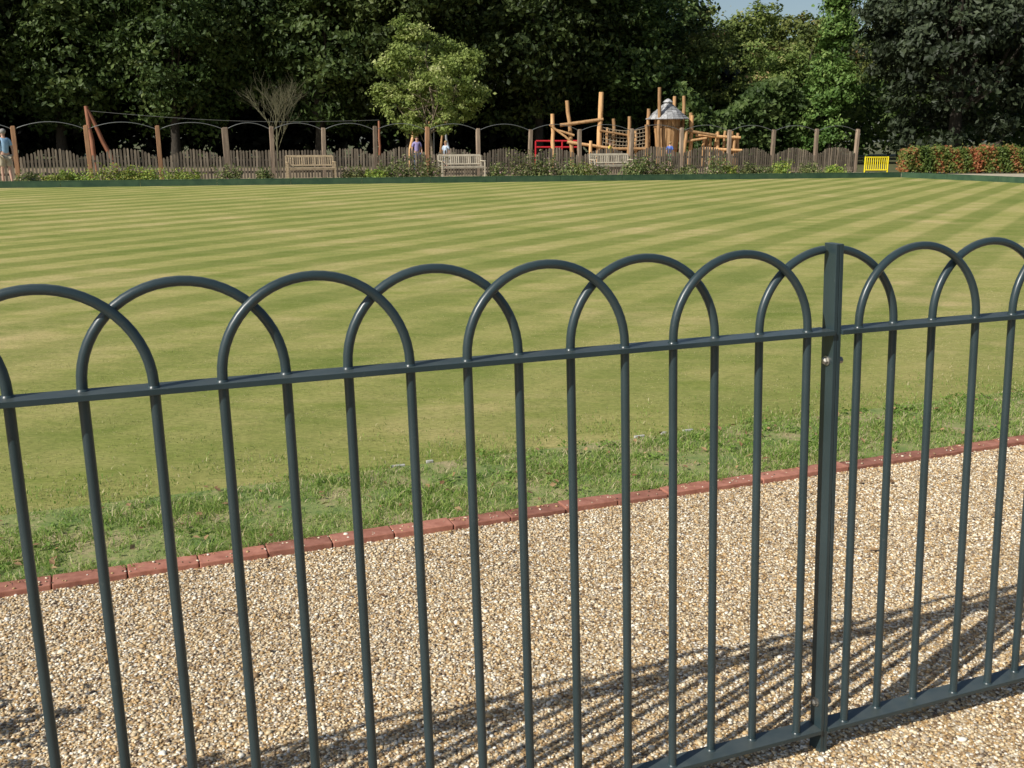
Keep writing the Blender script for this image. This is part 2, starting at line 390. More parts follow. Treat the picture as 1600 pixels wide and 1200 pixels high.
# ------------------------------------------------------------------ grass
def blades(name, n, a_r, h_r, w, label, bfun, z0=.004, dry=0, mat=None, patch=0):
    a = rng.uniform(*a_r, n)
    bb = bfun(n, a)
    cl = np.sin(a*7.3+bb*5)*.4+np.sin(a*3.1-bb*11)*.4+np.sin(a*17+bb*23)*.3+np.sin(a*31-bb*19+2)*.25
    if patch:
        keep = rng.random(n) < np.clip(.55+.5*cl, .08, 1); a, bb, cl = a[keep], bb[keep], cl[keep]; n = len(a)
    h = rng.uniform(*h_r, n)*(1+.45*cl)
    h *= np.where(bb > 2.5, .55, 1)
    th = rng.uniform(0, 6.28, n); lean = rng.uniform(.2, 1.7, n)*h; la = rng.uniform(0, 6.28, n)
    wx = P0.x+U.x*a+Nn.x*bb; wy = P0.y+U.y*a+Nn.y*bb
    ww = w*rng.uniform(.6, 1.3, n)
    dx, dy = np.cos(th)*ww, np.sin(th)*ww; lx, ly = np.cos(la)*lean, np.sin(la)*lean
    o = np.full(n, z0)
    V = np.stack([np.stack([wx-dx, wy-dy, o-.003], 1), np.stack([wx+dx, wy+dy, o-.003], 1),
                  np.stack([wx+dx*.8+lx*.35, wy+dy*.8+ly*.35, o+h*.6], 1), np.stack([wx-dx*.8+lx*.35, wy-dy*.8+ly*.35, o+h*.6], 1),
                  np.stack([wx+lx, wy+ly, o+h], 1)], 1).reshape(-1, 3)
    k = np.arange(n)*5
    F = np.concatenate([np.stack([k, k+1, k+2], 1), np.stack([k, k+2, k+3], 1), np.stack([k+3, k+2, k+4], 1)])
    r = np.clip(rng.uniform(0, .8, n)+dry*(rng.uniform(0, 1, n) < .35-.2*cl)+.1*cl, 0, 1)
    me = np_mesh(name, V, F, np.repeat(r, 5), False, mat or M_BLADE)
    obj(name, me, label=label, category='grass', kind='stuff')
def vb(n, a): return np.where(rng.random(n) < .86, 1.84+rng.beta(1.05, 1.15, n)*.76+.03*np.sin(a*5)+.02*np.sin(a*13), 2.45+np.abs(rng.normal(0, .3, n)))
blades('verge_grass', 150000, (-4.6, 7.5), (.008, .030), .0021, 'short tufted green grass growing on the verge', vb, dry=.45, patch=1)
blades('lawn_grass', 150000, (-6, 9), (.004, .010), .0021, 'short dry mown grass at the lawn margin', lambda n, a: 2.5+rng.beta(1, 1.9, n)*5.5, z0=-.006, dry=.3, mat=M_DRYBL, patch=1)
blades('kerb_grass', 9000, (-4, 6), (.012, .042), .0018, 'stray grass blades at the brick edging', lambda n, a: 1.826+np.abs(rng.normal(0, .016, n)), dry=.6, patch=1)
n = 420
a = rng.uniform(-3.5, 5, n); bb = np.where(rng.random(n) < .9, rng.uniform(1.85, 2.6, n), rng.uniform(.2, 1.7, n))
def scatter_leaves(P, nrm_bias, size, rnd, name, mat):
    n = len(P)
    N_ = rng.normal(0, 1, (n, 3))*.55+nrm_bias; N_ /= np.linalg.norm(N_, axis=1, keepdims=True)
    T = rng.normal(0, 1, (n, 3)); T -= N_*(T*N_).sum(1, keepdims=True); T /= np.linalg.norm(T, axis=1, keepdims=True)
    B = np.cross(N_, T)
    s = (size*rng.uniform(.6, 1.3, n))[:, None]
    V = np.stack([P-T*s*.5, P+B*s*.32-T*s*.05+N_*s*.08, P+T*s*.55, P-B*s*.32-T*s*.05+N_*s*.08], 1).reshape(-1, 3)
    F = (np.arange(4)[None]+(np.arange(n)*4)[:, None])
    return np_mesh(name, V, F, np.repeat(rnd, 4), False, mat)
P = np.stack([P0.x+U.x*a+Nn.x*bb, P0.y+U.y*a+Nn.y*bb, np.where(bb > 1.8, .024, .012)], 1)
obj('leaf_litter', scatter_leaves(P, np.array([0, 0, 1.6]), .03, rng.random(n), 'leaf_litter', M_LITTER), label='a few dry brown leaves lying on the grass', category='leaves', kind='stuff')
n = 3000
ca = rng.uniform(-4, 6, 80); cb = rng.uniform(1.9, 2.6, 80); q = rng.integers(0, 80, n)
a = ca[q]+rng.normal(0, .035, n); bb = cb[q]+rng.normal(0, .03, n)
P = np.stack([P0.x+U.x*a+Nn.x*bb, P0.y+U.y*a+Nn.y*bb, rng.uniform(.008, .028, n)], 1)
obj('verge_weeds', scatter_leaves(P, np.array([0, 0, .9]), .02, rng.uniform(0, .6, n), 'verge_weeds', M_BLADE), label='low clover and weeds in the verge', category='weeds', kind='stuff')

# ------------------------------------------------------------------ foliage
def crown(name, seed, R, cz, nl, ncl, per, leaf, cr, mat, shape='round', lob=None):
    g = np.random.default_rng(seed)
    R = np.array(R, float)
    if lob is None:
        lob = []
        for i in range(nl):
            d = g.normal(0, 1, 3); d /= np.linalg.norm(d); q = g.uniform(.35, .74)
            if shape == 'cone':
                t = g.uniform(-1, 1); wd = (1-t)/2*.8
                d = np.array([d[0]*wd, d[1]*wd, t]); q = .85
            lob.append((d*q, g.uniform(.24, .44)*(1 if shape != 'cone' else .75)))
    C = []; O = []; LB = []
    lobv = g.uniform(-.16, .16, len(lob))
    tries = 0
    while len(C) < ncl and tries < ncl*40:
        tries += 1
        li = g.integers(len(lob)); c, r = lob[li]
        c = np.array(c)
        d = g.normal(0, 1, 3); d /= np.linalg.norm(d)
        if d[2] < -.5 and g.random() < .35: continue
        p = c+d*r*g.uniform(.75, 1.08)
        inside = sum(1 for c2, r2 in lob if np.linalg.norm(p-np.array(c2)) < r2*.72)
        if inside and g.random() < .8: continue
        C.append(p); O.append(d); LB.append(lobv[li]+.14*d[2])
    C = np.array(C); O = np.array(O); LB = np.array(LB)
    n = len(C)*per
    Cr = np.repeat(C*R, per, 0); Or = np.repeat(O, per, 0)
    off = g.normal(0, 1, (n, 3))*np.array([1, 1, .5])*cr*np.repeat(g.uniform(.5, 1.35, len(C)), per)[:, None]
    P = Cr+off; P[:, 2] += cz
    P[:, 2] = np.maximum(P[:, 2], .15)
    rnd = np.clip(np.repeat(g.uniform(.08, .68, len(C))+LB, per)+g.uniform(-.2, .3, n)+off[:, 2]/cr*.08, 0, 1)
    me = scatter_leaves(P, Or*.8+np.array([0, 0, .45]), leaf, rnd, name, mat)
    return me, [(np.array(c)*R+np.array([0, 0, cz])) for c, r in lob]
def trunk_mesh(h, r, tips, mat, seed, seg=9):
    g = random.Random(seed); b = MB(); n = 9
    pts = [(g.uniform(-.12, .12)*i/n*2, g.uniform(-.12, .12)*i/n*2, h*i/n-.1) for i in range(n+1)]
    b.tube(pts, [r*(1.5 if i == 0 else 1)*(1-.8*i/n) for i in range(n+1)], seg)
    for t in tips:
        t = Vector(t); k = g.randint(2, 6); s = Vector(pts[k]); m = (s+t)/2+Vector((g.uniform(-.3, .3), g.uniform(-.3, .3), -.25*(t-s).length*.5))
        b.tube([s, s.lerp(m, .5), m, m.lerp(t, .5)+Vector((0, 0, .1)), t], [r*.42*(1-.8*k/n)+.01, r*.3, r*.22, r*.14, r*.05], 6)
    return b.mesh('trunk', mat, True)
def tree_proto(kindname, seed, R, cz, nl, ncl, per, leaf, cr, lm, label, th=None, tr=.3, bm=None, shape='round'):
    me, tips = crown('crown', seed, R, cz, nl, ncl, per, leaf, cr, lm, shape)
    e = obj(kindname, None, label=label, category='tree')
    obj('trunk', trunk_mesh(th or cz+R[2]*.5, tr, tips, bm or M_BARK, seed), e)
    obj('crown', me, e); return e
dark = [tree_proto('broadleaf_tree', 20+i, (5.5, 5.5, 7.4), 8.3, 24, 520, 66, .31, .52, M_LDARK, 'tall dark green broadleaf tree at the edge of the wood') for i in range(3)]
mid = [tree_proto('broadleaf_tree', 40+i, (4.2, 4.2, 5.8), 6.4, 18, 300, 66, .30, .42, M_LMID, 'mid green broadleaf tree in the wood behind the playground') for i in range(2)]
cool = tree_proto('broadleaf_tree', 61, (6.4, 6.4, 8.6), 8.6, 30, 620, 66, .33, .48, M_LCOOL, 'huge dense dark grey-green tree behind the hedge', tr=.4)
con = tree_proto('conifer_tree', 71, (2.5, 2.5, 5.4), 5.6, 30, 260, 66, .24, .3, M_LCON, 'feathery bright green conical tree', shape='cone', th=9.5, tr=.18)
def place(protos, items, grp):
    used = set()
    for k, (x, y, s, rz) in enumerate(items):
        p = protos[k % len(protos)]
        if id(p) not in used:
            used.add(id(p)); p.location = (x, y, 0); p.rotation_euler = (0, 0, rz); p.scale = (s, s, s); p['group'] = grp
        else:
            copy_thing(p, (x, y, 0), rz, (s, s, s))
r_ = random.Random(3)
place(dark, [(x+r_.uniform(-1, 1), y+r_.uniform(-1.5, 1.5), s, r_.uniform(0, 6)) for x, y, s in
    [(-38, 54, 1.05), (-31, 57, .95), (-24.5, 58, 1.05), (-18, 56, .92), (-11.5, 59, 1.0), (-5, 58, .95), (1.5, 60, 1.02), (7.0, 64, .95),
     (-42, 69, 1.3), (-33, 70, 1.2), (-25, 72, 1.3), (-16, 71, 1.25), (-8, 72, 1.3), (0, 73, 1.25), (7, 74, 1.15), (-50, 60, 1.2), (36, 76, 1.2), (44, 72, 1.2), (32, 82, 1.1)]], 'dark trees of the wood')
place(mid, [(12.5, 74, .94, 1), (17.2, 80, .99, 2), (14.8, 88, 1.0, 4), (21.5, 76, .93, 5), (11.0, 66, .72, 2.5), (16.5, 68, .66, 3.3), (25, 88, 1.0, 1.2), (36, 90, 1.3, .3), (20.0, 90, 1.05, 2.2)], 'mid green trees of the wood')
place([cool], [(24.6, 58, 1, .5), (35.5, 60, 1.02, 2.4)], 'dark trees behind the hedge')
place([con], [(19.2, 63, .92, 0)], 'conical trees')

lobs = [((-.55, 0, -.55), .32), ((.5, .1, -.5), .34), ((0, -.2, -.35), .38), ((-.35, .2, .0), .36), ((.55, -.1, .05), .34), ((.05, .2, .15), .38), ((-.42, -.1, .45), .27), ((.28, .15, .5), .22), ((-.42, .05, .9), .12), ((-.2, 0, .72), .18), ((.8, 0, -.3), .17), ((-.85, .1, -.3), .17), ((.72, .1, .36), .13), ((-.75, .1, .2), .16), ((-.1, .6, -.1), .33), ((.1, -.6, 0), .28), ((.25, 0, -.8), .2), ((-.3, 0, -.85), .18)]
me, tips = crown('crown', 5, (2.3, 2.2, 2.3), 4.0, 0, 340, 44, .15, .17, M_LLIGHT, lob=lobs)
e = obj('small_tree', None, loc=(-3.4, 44, 0), label='young light green tree with airy crown behind the picket fence', category='tree')
obj('trunk', trunk_mesh(5.4, .09, tips, M_BARKL, 5), e); obj('crown', me, e)
def bare_tree():
    b = MB(); g = random.Random(9)
    def br(p, d, l, r, dep):
        q = p+d*l*.5+Vector((g.uniform(-.05, .05), g.uniform(-.05, .05), 0))*l; e_ = q+(d+Vector((0, 0, .1))).normalized()*l*.5
        b.tube([p, q, e_], [r, r*.8, r*.6], 5, False)
        if dep == 0: return
        for k in range(4 if dep > 1 else 3):
            ax = Vector((g.uniform(-1, 1), g.uniform(-1, 1), g.uniform(-.2, .7))).normalized()
            nd_ = (d*1.1+ax*.8).normalized(); br(p.lerp(e_, g.uniform(.45, 1)), nd_, l*g.uniform(.6, .8), r*.55, dep-1)
    br(Vector((0, 0, -.05)), Vector((0, 0, 1)), 1.75, .04, 0)
    for k in range(7):
        br(Vector((0, 0, 1.0+.1*k)), Vector((math.cos(k*2.4)*.45, math.sin(k*2.4)*.45, 1)).normalized(), 1.3, .016, 3)
    return b.mesh('trunk', M_TWIG)
M_TWIG = noise_mat('twig_bark', (.12, .11, .06), (.2, .19, .11), 6, .95, .3, .01)
e = obj('bare_tree', None, loc=(-9.6, 42.6, 0), label='small leafless twiggy tree behind the picket fence', category='tree')
obj('trunk', bare_tree(), e)

def belt(name, pts, n, depth, hfun, leaf, mat, label):
    g = np.random.default_rng(len(name))
    p = np.array(pts, float); t = g.uniform(0, 1, n)*(len(p)-1); i = np.minimum(t.astype(int), len(p)-2); f = (t-i)[:, None]
    q = p[i]*(1-f)+p[i+1]*f
    q = q+np.stack([g.normal(0, .4, n), g.uniform(-depth/2, depth/2, n)], 1)
    hh = hfun(q[:, 0])
    z = hh*np.sqrt(g.uniform(0, 1, n))
    P = np.stack([q[:, 0], q[:, 1], z], 1)
    me = scatter_leaves(P, np.array([0, -.5, .4]), leaf, np.clip(.5+.35*np.sin(q[:, 0]*1.7+z*1.3)*np.cos(z*2-q[:, 0]*.6)+g.uniform(-.2, .2, n), 0, 1), name, mat)
    obj(name, me, label=label, category='wood', kind='stuff')
belt('shaded_undergrowth', [(-60, 62), (-30, 66), (0, 69), (14, 71)], 42000, 5, lambda x: 5.5+1.2*np.sin(x*.5), .75, M_LBLACK, 'undergrowth inside the wood, its shade painted in as black')
belt('distant_wood', [(-80, 92), (0, 95), (60, 98)], 45000, 5, lambda x: 9.6+.8*np.sin(x*.45)+.5*np.sin(x*1.3), .8, M_LDARK, 'distant wood reading as one dark mass')
belt('mixed_undergrowth', [(10, 62), (20, 66), (60, 64)], 26000, 5, lambda x: 4.0+1.0*np.sin(x*.9), .36, M_LDARK, 'mixed green undergrowth below the trees')

n = 32000
t = rng.uniform(0, 1, n); hx = 17.3+t*13; hy = 46.2+t*1.0+rng.uniform(-.5, .5, n)
top = 1.06+.06*np.sin(hx*2.1)+.05*np.sin(hx*6)+.04*np.sin(hx*17)
z = top*(1-rng.beta(1, 1.3, n)*1.0)+rng.exponential(.04, n)
rn = np.clip(.50+.30*np.sin(hx*2.6+1)*np.sin(hx*1.1+.5)+.2*np.sin(hx*7+z*3)+rng.uniform(-.28, .28, n), 0, 1)
obj('hedge', scatter_leaves(np.stack([hx, hy, z], 1), np.array([-.2, -.4, .4]), .13, rn, 'hedge', M_LHEDGE), label='clipped green and copper hedge beyond the lawn', category='hedge')
def plant(x, y, rx, h, mat, seed, label, leaf=.09, n=900, grp='plants in the border by the picket fence'):
    g = np.random.default_rng(seed)
    d = g.normal(0, 1, (n, 3)); d /= np.linalg.norm(d, axis=1, keepdims=True); d[:, 2] = abs(d[:, 2])
    rr = (g.uniform(.2, 1, n)**.8)[:, None]*(1+.45*np.sin(d[:, 0:1]*7+seed)*np.cos(d[:, 1:2]*5+seed*2))
    P = d*rr*np.array([rx, min(rx, .5), h])
    ns = n//3; k = g.integers(0, 14, ns); sx = g.uniform(-.8, .8, 14)*rx; sh = g.uniform(.6, 1.25, 14)*h; sl = g.normal(0, .25, 14)
    zz = g.uniform(0, 1, ns)*sh[k]; P[:ns] = np.stack([sx[k]+sl[k]*zz+g.normal(0, .03, ns), g.normal(0, .1, ns), zz], 1)
    me = scatter_leaves(P, d*.4+np.array([0, 0, .4]), leaf, g.random(n), 'border_plant', mat)
    obj('border_plant', me, loc=(x, y, 0), label=label, category='plant', group=grp)
def fy(x): return 36.2+(x+17.6)*.3679
pl = [(-15.2, .8, .4, 'y'), (-14.0, 1.0, .6, 'y'), (-12.9, .9, .5, 'y'), (-11.9, .7, .4, 'y'), (-6.0, .6, .45, 'b'), (-5.2, .6, .35, 'y'), (-4.2, .9, .85, 'b'), (-3.3, .6, .8, 'b'),
      (-.6, .4, .55, 'b'), (.5, .7, 1.0, 'b'), (1.4, .6, .9, 'b'), (2.4, .7, .6, 'b'), (3.0, .5, .45, 'y'), (5.6, .5, .75, 'b'), (6.4, .6, .55, 'b'), (7.6, .5, .35, 'b'), (8.9, .5, .7, 'b'), (10.3, .4, .45, 'b'), (12, .5, .5, 'y'), (13.4, .6, .4, 'b'), (14.6, .5, .3, 'y'), (-9.2, .35, .4, 'b'), (-10.4, .5, .5, 'b'), (-16.6, .5, .35, 'b'),
      (-15.9, .7, .3, 'y'), (-13.4, .8, .35, 'y'), (-4.7, .5, .5, 'b'), (1.0, .6, .6, 'b'), (9.5, .4, .35, 'y'), (11.1, .5, .3, 'b')]
for k, (x, rx, h, t_) in enumerate(pl):
    plant(x, fy(x)-.75-.2*(k % 3), rx, h, M_LYEL if t_ == 'y' else M_LBED, 100+k, 'low yellow-green flowering border plant by the picket fence' if t_ == 'y' else 'loose green border shrub by the picket fence')
for k, (x, y, rx, h) in enumerate([(3.55, 42.3, .5, .45), (4.95, 42.6, .5, .65), (5.3, 42.9, .4, .6)]):
    plant(x, y, rx, h, M_LBED, 300+k, 'loose green shrub growing before a timber bench')
plant(-1.86, 1.98, .22, .44, M_LBED, 77, 'small bushy unseen shrub added to cast a shadow on the gravel', leaf=.05, n=3000, grp='shadow casters added out of view')  # unseen, added only to throw the dark patch onto the gravel
n = 16000
t = rng.uniform(0, 44, n); off = rng.uniform(.15, 1.0, n)
fx = Fc.x-Ef.x*t-Ef.y*off; fy_ = Fc.y-Ef.y*t+Ef.x*off
obj('bank_grass', scatter_leaves(np.stack([fx, fy_, rng.uniform(0, .16, n)], 1), np.array([0, -.4, .5]), .10, np.clip(rng.uniform(0, .9, n), 0, 1), 'bank_grass', M_LBED), label='rough grass growing behind the green board', category='grass', kind='stuff')

# ------------------------------------------------------------------ green board round the lawn
b = MB()
for k in range(20):
    p = Fc-Ef*(2.4*k+1.2); b.rv = random.random()
    b.box((p.x, p.y, .085), (2.385, .05, .19), Matrix.Rotation(math.atan2(Ef.y, Ef.x), 3, 'Z'))
    b.box((p.x+.01, p.y+.03, .19), (2.385, .11, .02), Matrix.Rotation(math.atan2(Ef.y, Ef.x), 3, 'Z'))
for k in range(14):
    p = Fc+Er*(2.4*k+1.25); b.box((p.x, p.y, .085), (2.385, .05, .19), Matrix.Rotation(math.atan2(Er.y, Er.x), 3, 'Z'))
    b.box((p.x+.03, p.y, .19), (2.385, .11, .02), Matrix.Rotation(math.atan2(Er.y, Er.x), 3, 'Z'))
obj('lawn_edge_board', b.mesh('lawn_edge_board', M_BOARD), label='low dark green board along the far edge of the lawn', category='edging')

# ------------------------------------------------------------------ picket fence
FA = math.atan2(.3453, .9385)
ef = obj('picket_fence', None, loc=(-17.6, 36.2, 0), rotz=FA, label='weathered picket fence with tall posts and arched metal hoops', category='fence')
S = [-8.6, -6.4, -4.2, -2.0, .29, 2.65, 5.05, 7.42, 9.10, 11.04, 13.06, 15.15, 17.3, 19.55, 21.78, 24.19, 26.62, 29.02, 31.3, 33.62, 35.88]
for k, s in enumerate(S):
    b = MB(); b.rv = random.uniform(.1, 1); h = 1.9+random.uniform(-.06, .06)
    R = Matrix.Rotation(random.uniform(-.025, .025), 3, 'Y')
    w = .15 if k != 7 else .22
    b.box((s, 0, h/2-.1), (w, .15, h+.2), R)
    b.box((s, 0, h+.012), (w*.8, .12, .03), R)
    bev(obj('post', b.mesh('post', M_POSTO if k in (4, 5, 6, 11) else M_POST), ef), .012)
    if k < len(S)-1:
        s1 = S[k+1]; L = s1-s-.16; n = int(L/.112); b = MB(); x0 = s+.08
        base = random.uniform(-.05, .05)
        for j in range(n):
            x = x0+(j+.5)*L/n; t = (j+.5)/n
            hh = .84+base+.31*math.sin(math.pi*t)+random.uniform(-.035, .035)
            if 7 <= k <= 8: hh = 1.08+random.uniform(-.02, .02)
            b.rv = random.random()**1.5; w2 = random.uniform(.032, .042); th = .011; yy = -.06+random.uniform(-.006, .006)
            prof = [(-w2, .05), (w2, .05), (w2, hh-.05), (w2*.72, hh-.018), (w2*.3, hh), (-w2*.3, hh), (-w2*.72, hh-.018), (-w2, hh-.05)]
            m = len(prof); tilt = random.uniform(-.016, .016)
            vs = [(x+p+tilt*q, yy-th, q) for p, q in prof]+[(x+p+tilt*q, yy+th, q) for p, q in prof]
            b.add(vs, [tuple(range(m)), tuple(reversed(range(m, 2*m)))]+[(i, i+m, (i+1) % m+m, (i+1) % m) for i in range(m)])
        b.rv = .3
        for z in (.28, .72): b.box(((s+s1)/2, -.022, z), (s1-s-.15, .045, .08))
        obj('picket_panel', b.mesh('picket_panel', M_PICKET), ef)
        b = MB(); pts = []
        for j in range(17):
            t = j/16; pts.append((s+(s1-s)*t, 0, 1.80+.28*math.sin(math.pi*t)**.8))
        b.tube(pts, .013, 6); obj('hoop_rail', b.mesh('hoop_rail', M_HOOP, True), ef)

# ------------------------------------------------------------------ benches
def bench(mt, lab):
    e = obj('park_bench', None, label=lab, category='bench', group='benches along the picket fence')
    W2 = .875
    b = MB()
    for k in range(6): b.rv = random.random(); b.box((0, -.22+k*.085, .44), (1.72, .07, .022))
    b.rv = .3; b.box((0, -.25, .40), (1.66, .03, .06)); b.box((0, .2, .40), (1.66, .03, .06))
    bev(obj('seat', b.mesh('seat', mt), e), .004)
    b = MB(); R = Matrix.Rotation(-.16, 3, 'X')
    b.rv = .7; b.box((0, .30, .86), (1.72, .035, .08), R); b.box((0, .235, .53), (1.66, .03, .05), R)
    for k in range(20): b.rv = random.random(); b.box((-.78+k*1.56/19, .268, .69), (.042, .016, .30), R)
    bev(obj('backrest', b.mesh('backrest', mt), e), .004)
    for sx in (-1, 1):
        b = MB(); b.rv = .8; b.box((sx*W2, -.02, .65), (.07, .56, .03)); bev(obj('armrest', b.mesh('armrest', mt), e), .006)
        b = MB(); b.rv = .5; b.box((sx*W2, -.25, .315), (.06, .06, .65)); bev(obj('leg', b.mesh('leg', mt), e), .004)
        b = MB(); b.rv = .5; b.box((sx*W2, .22, .22), (.06, .06, .46)); b.box((sx*W2, .265, .65), (.06, .06, .46), R); bev(obj('leg', b.mesh('leg', mt), e), .004)
    return e
be = bench(M_TEAKB, 'brown timber bench with slatted back by the picket fence'); be.location = (-7.55, 38.9, 0); be.rotation_euler = (0, 0, FA-.02)
be = bench(M_TEAK, 'weathered pale timber bench with slatted back by the picket fence'); be.location = (-1.98, 40.9, 0); be.rotation_euler = (0, 0, FA+.01)
copy_thing(be, (4.15, 43.2, 0), FA, label='pale timber bench half hidden behind green shrubs')

# ------------------------------------------------------------------ yellow gate
e = obj('yellow_gate', None, loc=(16.0, 47.0, 0), rotz=.1, label='small bright yellow barred metal gate beside the hedge', category='gate')
b = MB(); b.tube([(0, 0, 0), (0, 0, .72)], .035, 8); b.tube([(1.08, 0, 0), (1.08, 0, .72)], .035, 8); b.tube([(0, 0, .68), (1.08, 0, .68)], .03, 8); b.tube([(0, 0, .12), (1.08, 0, .12)], .03, 8)
obj('frame', b.mesh('frame', M_YEL, True), e)
b = MB()
for k in range(10): b.tube([(.09+k*.1, 0, .12), (.09+k*.1, 0, .68)], .022, 6)
obj('bars', b.mesh('bars', M_YEL, True), e)

# ------------------------------------------------------------------ playground
def logpart(name, p, q, r, parent, mat=M_LOG, seed=0):
    g = random.Random(seed+int(p[0]*100)); b = MB(); b.rv = g.random(); p, q = Vector(p), Vector(q); n = 6
    pts = [p.lerp(q, i/n)+Vector((g.uniform(-.03, .03), g.uniform(-.03, .03), 0))*(1 if 0 < i < n else .3) for i in range(n+1)]
    rr = [r*(1.08-.16*i/n)*g.uniform(.94, 1.05) for i in range(n+1)]
    b.tube(pts, rr, 10); return obj(name, b.mesh(name, mat, True), parent)
ec = obj('climbing_frame', None, loc=(5.1, 55, 0), label='rustic log climbing frame with upright poles and rope net', category='playground')
def lx(px): return (px-800)*.03412-5.1
def lz(y): return 1.5+(217-y)*.0343
for (xb, xt, yt, r, dy) in [(865, 862, 180, .11, 0), (896, 885, 160, .11, .3), (934, 937, 148, .14, 0), (959, 957, 187, .10, .2), (981, 980, 184, .10, -.2), (906, 905, 215, .09, .8), (922, 921, 220, .09, -.5), (1008, 1010, 176, .10, 0), (1079, 1077, 178, .10, .4), (948, 950, 200, .08, .9), (995, 993, 203, .08, .7)]:
    logpart('log_pole', (lx(xb), dy, -.1), (lx(xt), dy, lz(yt)), r, ec)
for p, q, r in [((874, 197), (940, 188), .09), ((896, 212), (866, 203), .06), ((858, 196), (893, 222), .06), ((885, 222), (960, 232), .08), ((935, 205), (985, 213), .06), ((1068, 205), (1115, 212), .08), ((955, 232), (1012, 232), .08), ((1062, 222), (1100, 216), .07)]:
    logpart('log_beam', (lx(p[0]), -.15, lz(p[1])), (lx(q[0]), -.1, lz(q[1])), r, ec)
b = MB()
xa, xb_ = lx(940), lx(1012)
def sag(t, v): return lz(200)-.18*math.sin(math.pi*t)-v*.95
for k in range(15):
    t = k/14; x = xa+(xb_-xa)*t; b.tube([(x, 0, sag(t, 0)), (x+.05, .05, sag(t, .5)), (x, 0, sag(t, 1))], .016, 5)
for v in range(6):
    b.tube([(xa+(xb_-xa)*k/12, .02*math.sin(k), sag(k/12, v/5)) for k in range(13)], .02, 5)
obj('rope_net', b.mesh('rope_net', M_ROPE), ec)
TX = (1040-800)*.03412
et = obj('play_tower', None, loc=(TX, 55.2, 0), label='round timber play tower with conical shingle roof and poles', category='playground')
b = MB(); nb = 20
for k in range(nb):
    a = 2*math.pi*k/nb; b.rv = random.random()
    def pt(r, z, da): return (r*math.cos(a+da), r*math.sin(a+da), z)
    da = math.pi/nb*.86; prof = [(.52, .55), (.60, 1.0), (.68, 1.9), (.70, 2.55)]
    vs = []
    for r, z in prof: vs += [pt(r, z, -da), pt(r, z, da), pt(r-.04, z, da), pt(r-.04, z, -da)]
    fs = [(0, 3, 2, 1), (12, 13, 14, 15)]
    for i in range(3):
        for j in range(4): fs.append((i*4+j, i*4+(j+1) % 4, i*4+4+(j+1) % 4, i*4+4+j))
    b.add(vs, fs)
for z, r in ((1.0, .62), (2.1, .71)): b.tube([((r)*math.cos(q*math.pi/12), r*math.sin(q*math.pi/12), z) for q in range(25)], .03, 6)
obj('wall', b.mesh('wall', M_LOG), et)
b = MB(); rows = 7
for i in range(rows):
    t0 = i/rows; t1 = (i+1)/rows+.04; n = 22-2*i
    r0 = 1.15*(1-t0*.82); r1 = 1.15*(1-min(t1, 1)*.82); z0 = 2.5+t0*.78; z1 = 2.5+min(t1, 1.02)*.78
    for k in range(n):
        b.rv = random.random(); a0 = 2*math.pi*(k+.5*(i % 2))/n; a1 = a0+2*math.pi/n*.95; dz = .03+random.uniform(-.01, .01)
        vs = [(r0*math.cos(a0), r0*math.sin(a0), z0+dz), (r0*math.cos(a1), r0*math.sin(a1), z0+dz), (r1*math.cos(a1), r1*math.sin(a1), z1), (r1*math.cos(a0), r1*math.sin(a0), z1),
              (r0*math.cos(a0), r0*math.sin(a0), z0-.01), (r0*math.cos(a1), r0*math.sin(a1), z0-.01)]
        b.add(vs, [(0, 1, 2, 3), (0, 4, 5, 1)])
b.rv = .9; b.tube([(0, 0, 3.25), (0, 0, 3.34), (0, 0, 3.36), (0, 0, 3.48), (0, 0, 3.55)], [.2, .2, .27, .16, .02], 12)
obj('roof', b.mesh('roof', M_SHINGLE), et)
for (dxb, dxt, yt, dy) in [(-.55, -.58, 142, -.85), (.42, .47, 153, .8), (.8, .88, 153, .3), (-.9, -.95, 172, .3), (1.25, 1.3, 182, .0), (-1.0, -1.15, 196, -.4), (.75, .95, 205, -.5)]:
    logpart('log_pole', (dxb, dy, -.1), (dxt, dy, lz(yt)), .10, et)
es = obj('log_stockade', None, loc=(11.2, 55.3, 0), label='row of short leaning timber poles with a cross beam', category='playground')
for k, px in enumerate([1096, 1102, 1109, 1116, 1122, 1129, 1135, 1141, 1147, 1154]):
    x = (px-800)*.03412-11.2
    logpart('log_pole', (x, .25*(k % 2), -.1), (x+random.uniform(-.08, .12), .25*(k % 2), lz(random.uniform(205, 215))), .085, es, seed=k)
logpart('log_beam', (-1.5, -.12, 1.66), (.9, -.12, 1.56), .08, es); logpart('log_beam', (-1.1, -.13, 1.0), (1.0, -.13, .9), .08, es)
ez = obj('zip_line', None, loc=(-19.5, 48, 0), label='zip line with red-brown leaning log frame and long cable', category='playground')
logpart('log_pole', (.25, 0, -.1), (-.05, .2, 2.95), .10, ez, M_REDLOG); logpart('log_pole', (1.05, .6, -.1), (0, .2, 2.8), .10, ez, M_REDLOG)
logpart('log_pole', (13.0, 3.2, -.1), (13.0, 3.2, 2.35), .06, ez, M_REDLOG)
b = MB(); b.tube([(13*t/20, .2+3*t/20, 2.75-.02*t*.9-.25*math.sin(math.pi*t/20)) for t in range(21)], .008, 5); obj('cable', b.mesh('cable', M_HOOP), ez)
ew = obj('swing_frame', None, loc=(-4.0, 50, 0), label='log swing frame with chains and flat seat', category='swing')
logpart('log_pole', (-1.05, 0, -.1), (-.7, .5, 2.3), .08, ew); logpart('log_pole', (-.4, 1, -.1), (-.7, .5, 2.3), .06, ew)
logpart('log_pole', (1.15, 0, -.1), (.7, .5, 2.3), .06, ew, M_HOOP); logpart('log_pole', (.4, 1, -.1), (.7, .5, 2.3), .06, ew)
logpart('log_beam', (-.8, .5, 2.25), (.8, .5, 2.25), .06, ew)
